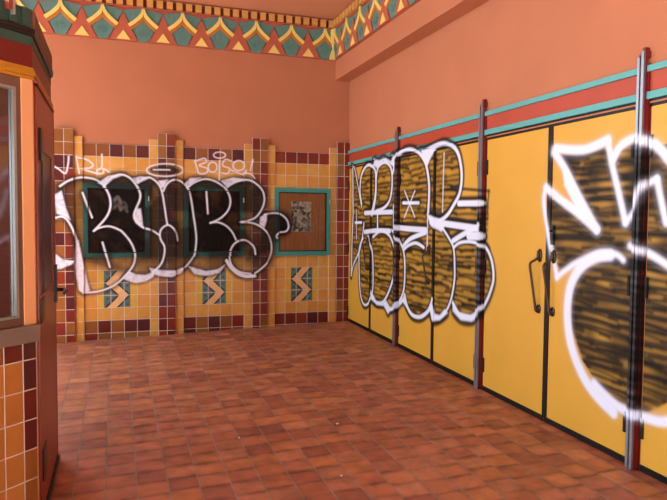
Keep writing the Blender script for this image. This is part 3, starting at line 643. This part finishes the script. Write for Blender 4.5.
# shell walls: window face has an opening, the door face is covered by the door
O = octo(-.004)
b = MB()
def wallseg(i, z0, z1, k):
    (x0, y0), (x1, y1) = O[i], O[(i+1) % 8]; nx, ny = (y1-y0), -(x1-x0); L = math.hypot(nx, ny); nx, ny = nx/L*.04, ny/L*.04
    b.add([(x0, y0, z0), (x1, y1, z0), (x1-nx, y1-ny, z0), (x0-nx, y0-ny, z0), (x0, y0, z1), (x1, y1, z1), (x1-nx, y1-ny, z1), (x0-nx, y0-ny, z1)],
          [(0,3,2,1),(4,5,6,7),(0,1,5,4),(1,2,6,5),(2,3,7,6),(3,0,4,7)], k)
for i in range(0, 7): wallseg(i, -.33, .9 if i in (4, 5, 6) else FZ, 'booth')
b.box((0, -.04, -.33), (SIDE, -.004, .90), 'booth', ff); b.build('shell', booth)
b = MB(); ring(b, -.045, .3, .31, 'interior'); ring(b, -.045, 2.13, 2.14, 'interior'); b.box((.2, -1.5, .31), (.9, -1.45, 2.1), 'interior', ff); b.box((.28, -.7, .31), (.33, -.65, 2.1), 'dentil', ff); b.build('interior_lining', booth)
for s0, s1 in ((0, .068), (SIDE-.068, SIDE)):
    b = MB(); b.box((s0, -.05, .90), (s1, .004, FZ), 'peachpost', ff); b.build('corner_post', booth, bevel=.003)['label'] = 'peach painted corner post'
wf = MB()
for lo, hi in (((.068, -.04, .935), (.096, 0, FZ)), ((SIDE-.096, -.04, .935), (SIDE-.068, 0, FZ)), ((.096, -.04, .935), (SIDE-.096, 0, .975)), ((.096, -.04, 2.095), (SIDE-.096, 0, FZ))): wf.box(lo, hi, 'brownframe', ff)
win = wf.build('booth_window', booth, bevel=.003)
wf = MB()
for lo, hi in (((.098, -.03, .975), (.112, .006, 2.095)), ((SIDE-.112, -.03, .975), (SIDE-.098, .006, 2.095)), ((.112, -.03, .975), (SIDE-.112, .006, .987)), ((.112, -.03, 2.083), (SIDE-.112, .006, 2.095))): wf.box(lo, hi, 'alu', ff)
wf.build('aluminium_bead', win)
wf = MB(); wf.box((.112, -.018, .987), (SIDE-.112, -.012, 2.083), 'winglass', ff); wf.build('glass_pane', win)
b = MB(); b.box((-.006, -.06, .848), (SIDE+.006, .03, .934), 'sill', ff); b.build('stone_sill', booth, bevel=.006)
# tile base under the window
b = MB(); fc = []; E = [.006, .084, .188, .32, .45, .58, .71, .80, .88, .957]; ZR = [.848-.09]+[.761-.001-k*T for k in range(1, 8)]; ZR = [.848]+[.76-k*T for k in range(0, 8)]
bt_ = {(i, j): lin(darktile((3, 1, 1)) if (i in (0, 8) or j == 0) else random.choice([(214, 148, 74), (206, 140, 66), (200, 132, 60)])) for i in range(9) for j in range(8)}
tile_sheet(b, fc, E, ZR, lambda i, j, x, z: bt_[i, j], lambda a, z, r: ff_arr(a, .008-r, z), .03) if False else None
def ff_arr(a, d, z): return (BX-a*S2+d*S2, BY-a*S2-d*S2, z)
tile_sheet(b, fc, E, ZR, lambda i, j, x, z: bt_[i, j], lambda a, z, r: ff_arr(a, .008-r, z), .03)
nf = len(b.f); b.box((.004, -.004, ZR[-1]), (SIDE-.004, .0055, .848), 'tile', ff); fc += [(*lin(GROUT), 1)]*(len(b.f)-nf)
b.build('tiled_base', booth, facecol=fc)
# mouldings
b = MB(); ring(b, .006, FZ, 2.163, 'boothgold'); ring(b, .014, 2.163, 2.186, 'boothgold'); ring(b, .006, 2.186, 2.206, 'boothgold'); b.build('gold_cornice', booth, bevel=.003)
b = MB(); ring(b, .0, 2.206, 2.312, 'fascia'); b.build('red_fascia', booth)
b = MB(); ring(b, .002, 2.312, 2.362, 'green'); b.build('green_fascia', booth)
b = MB(); ring(b, .012, 2.358, 2.372, 'darktrim', .014); ring(b, .016, 2.372, 2.396, 'darktrim'); b.build('black_moulding', booth, bevel=.003)
b = MB(); ring(b, .0, 2.396, 2.49, 'green'); 
for i in range(14): b.box((.03+i*.068, -.01, 2.40), (.03+i*.068+.03, .012, 2.488), 'green', ff)
crown = b.build('crown', booth)
b = MB()
for i in range(13): b.box((BX-.01, BY+.02+i*.073, 2.398), (BX+.012, BY+.06+i*.073, 2.488), 'ribs')
b.build('crown_rib', booth)
b = MB(); b.box((.125, -.01, 2.45), (.145, .03, 2.56), 'booth', ff); b.box((.115, -.01, 2.43), (.124, .035, 2.54), 'alu', ff); b.build('crown_ornament', booth)
# door on the side face
dr = MB(); dz = -.09
dr.box((BX-.035, BY+.03, dz+.02), (BX+.004, BY+SIDE-.02, FZ-.01), 'booth')
door = dr.build('booth_door', booth, bevel=.003)
b = MB()
for lo, hi in (((BX+.004, BY+.03, dz+.02), (BX+.014, BY+.10, FZ-.02)), ((BX+.004, BY+SIDE-.16, dz+.02), (BX+.014, BY+SIDE-.02, FZ-.02)), ((BX+.004, BY+.10, dz+.02), (BX+.014, BY+SIDE-.16, 1.06)), ((BX+.004, BY+.10, 1.83), (BX+.014, BY+SIDE-.16, FZ-.02))): b.box(lo, hi, 'booth')
b.build('door_frame', door, bevel=.003)
b = MB(); b.box((BX+.003, BY+.10, 1.06), (BX+.006, BY+SIDE-.16, 1.83), 'boothdark'); b.box((BX+.006, BY+.3, 1.06), (BX+.011, BY+.315, 1.83), 'boothdark'); b.build('dark_panel', door)
for z0, z1 in ((.92, 1.045), (.09, .26)):
    b = MB(); b.box((BX+.012, BY+.07, z0), (BX+.021, BY+.23, z1), 'darktrim'); b.build('hinge_plate', door, bevel=.003)
b = MB(); b.box((BX+.014, BY+.10, 1.76), (BX+.026, BY+.20, 1.93), 'darktrim'); b.build('door_closer', door, bevel=.004)
b = MB(); hy = BY+SIDE-.09
b.tube([(BX+.012, hy, 1.01), (BX+.03, hy, 1.01)], [.03, .028], 'darktrim', 12)
b.tube([(BX+.03, hy, 1.01), (BX+.075, hy, 1.01)], .012, 'darktrim', 10); b.tube([(BX+.07, hy+.012, 1.012), (BX+.085, hy-.05, 1.005), (BX+.08, hy-.14, 1.0)], [.014, .012, .009], 'darktrim', 10)
b.box((BX+.014, hy-.028, .93), (BX+.03, hy+.028, 1.17), 'darktrim'); b.build('lever_handle', door)['label'] = 'black lever handle'
b = MB(); b.box((BX+.002, BY+.01, FZ-.012), (BX+.02, BY+SIDE-.005, FZ), 'booth'); b.box((BX-.01, BY+.002, dz-.1), (BX+.001, BY+.03, FZ-.012), 'peachpost'); b.box((BX-.01, BY+SIDE-.02, dz-.1), (BX+.016, BY+SIDE, FZ-.012), 'booth'); b.build('door_casing', booth)
b = MB()
n_ = 10
b.box((BX-.03, BY+.03, -.14), (BX+.03, BY+SIDE-.02, -.078), 'darktrim'); b.build('threshold', booth)

# ---------------- small litter ----------------
def scrap(x, y, r, label):
    P = [(x+r*random.uniform(.6, 1)*math.cos(t), y+r*random.uniform(.5, 1)*math.sin(t)) for t in np.linspace(0, 5.4, 6)]
    b = MB(); z = floor_z(x, y)+.002; b.hprism(P, z-.0015, z+.004, 'paper'); tag(b.build('paper_scrap'), label, 'litter')
scrap(1.536, 4.361, .014, 'pale scrap on the floor tiles in front of the third door leaf')
scrap(.803, 4.342, .012, 'tiny pale scrap lying on a floor grout line')
scrap(1.270, 3.517, .009, 'tiny white fleck nearest the camera on the floor')

# ---------------- light ----------------
w = bpy.data.worlds.new('sky'); sc.world = w; w.use_nodes = True
w.node_tree.nodes['Background'].inputs[0].default_value = (.78, .90, 1, 1); w.node_tree.nodes['Background'].inputs[1].default_value = 2.0
sd = bpy.data.lights.new('sun', 'SUN'); sd.energy = 24.0; sd.angle = .01; sd.color = (1, .98, .94)
so = bpy.data.objects.new('sun', sd); COL.objects.link(so); so.rotation_euler = (math.radians(12), math.radians(-16), 0)

# ---------------- camera ----------------
cd = bpy.data.cameras.new('camera'); cd.sensor_fit = 'HORIZONTAL'; cd.sensor_width = 36; cd.lens = FOCAL/667*36
cam = bpy.data.objects.new('camera', cd); COL.objects.link(cam)
f = Vector((math.sin(YAW)*math.cos(PITCH), math.cos(YAW)*math.cos(PITCH), -math.sin(PITCH)))
r = Vector((math.cos(YAW), -math.sin(YAW), 0)); u = r.cross(f)
r2 = r*math.cos(ROLL)+u*math.sin(ROLL); u2 = u*math.cos(ROLL)-r*math.sin(ROLL)
from mathutils import Matrix
m = Matrix((r2, u2, -f)).transposed().to_4x4(); m.translation = (0, 0, CAM_Z); cam.matrix_world = m
sc.camera = cam
sc.view_settings.view_transform = 'Standard'; sc.view_settings.look = 'None'; sc.view_settings.gamma = 1; sc.view_settings.use_curve_mapping = False
sc.view_settings.exposure = 1.27
sc.cycles.max_bounces = 10; sc.cycles.diffuse_bounces = 6
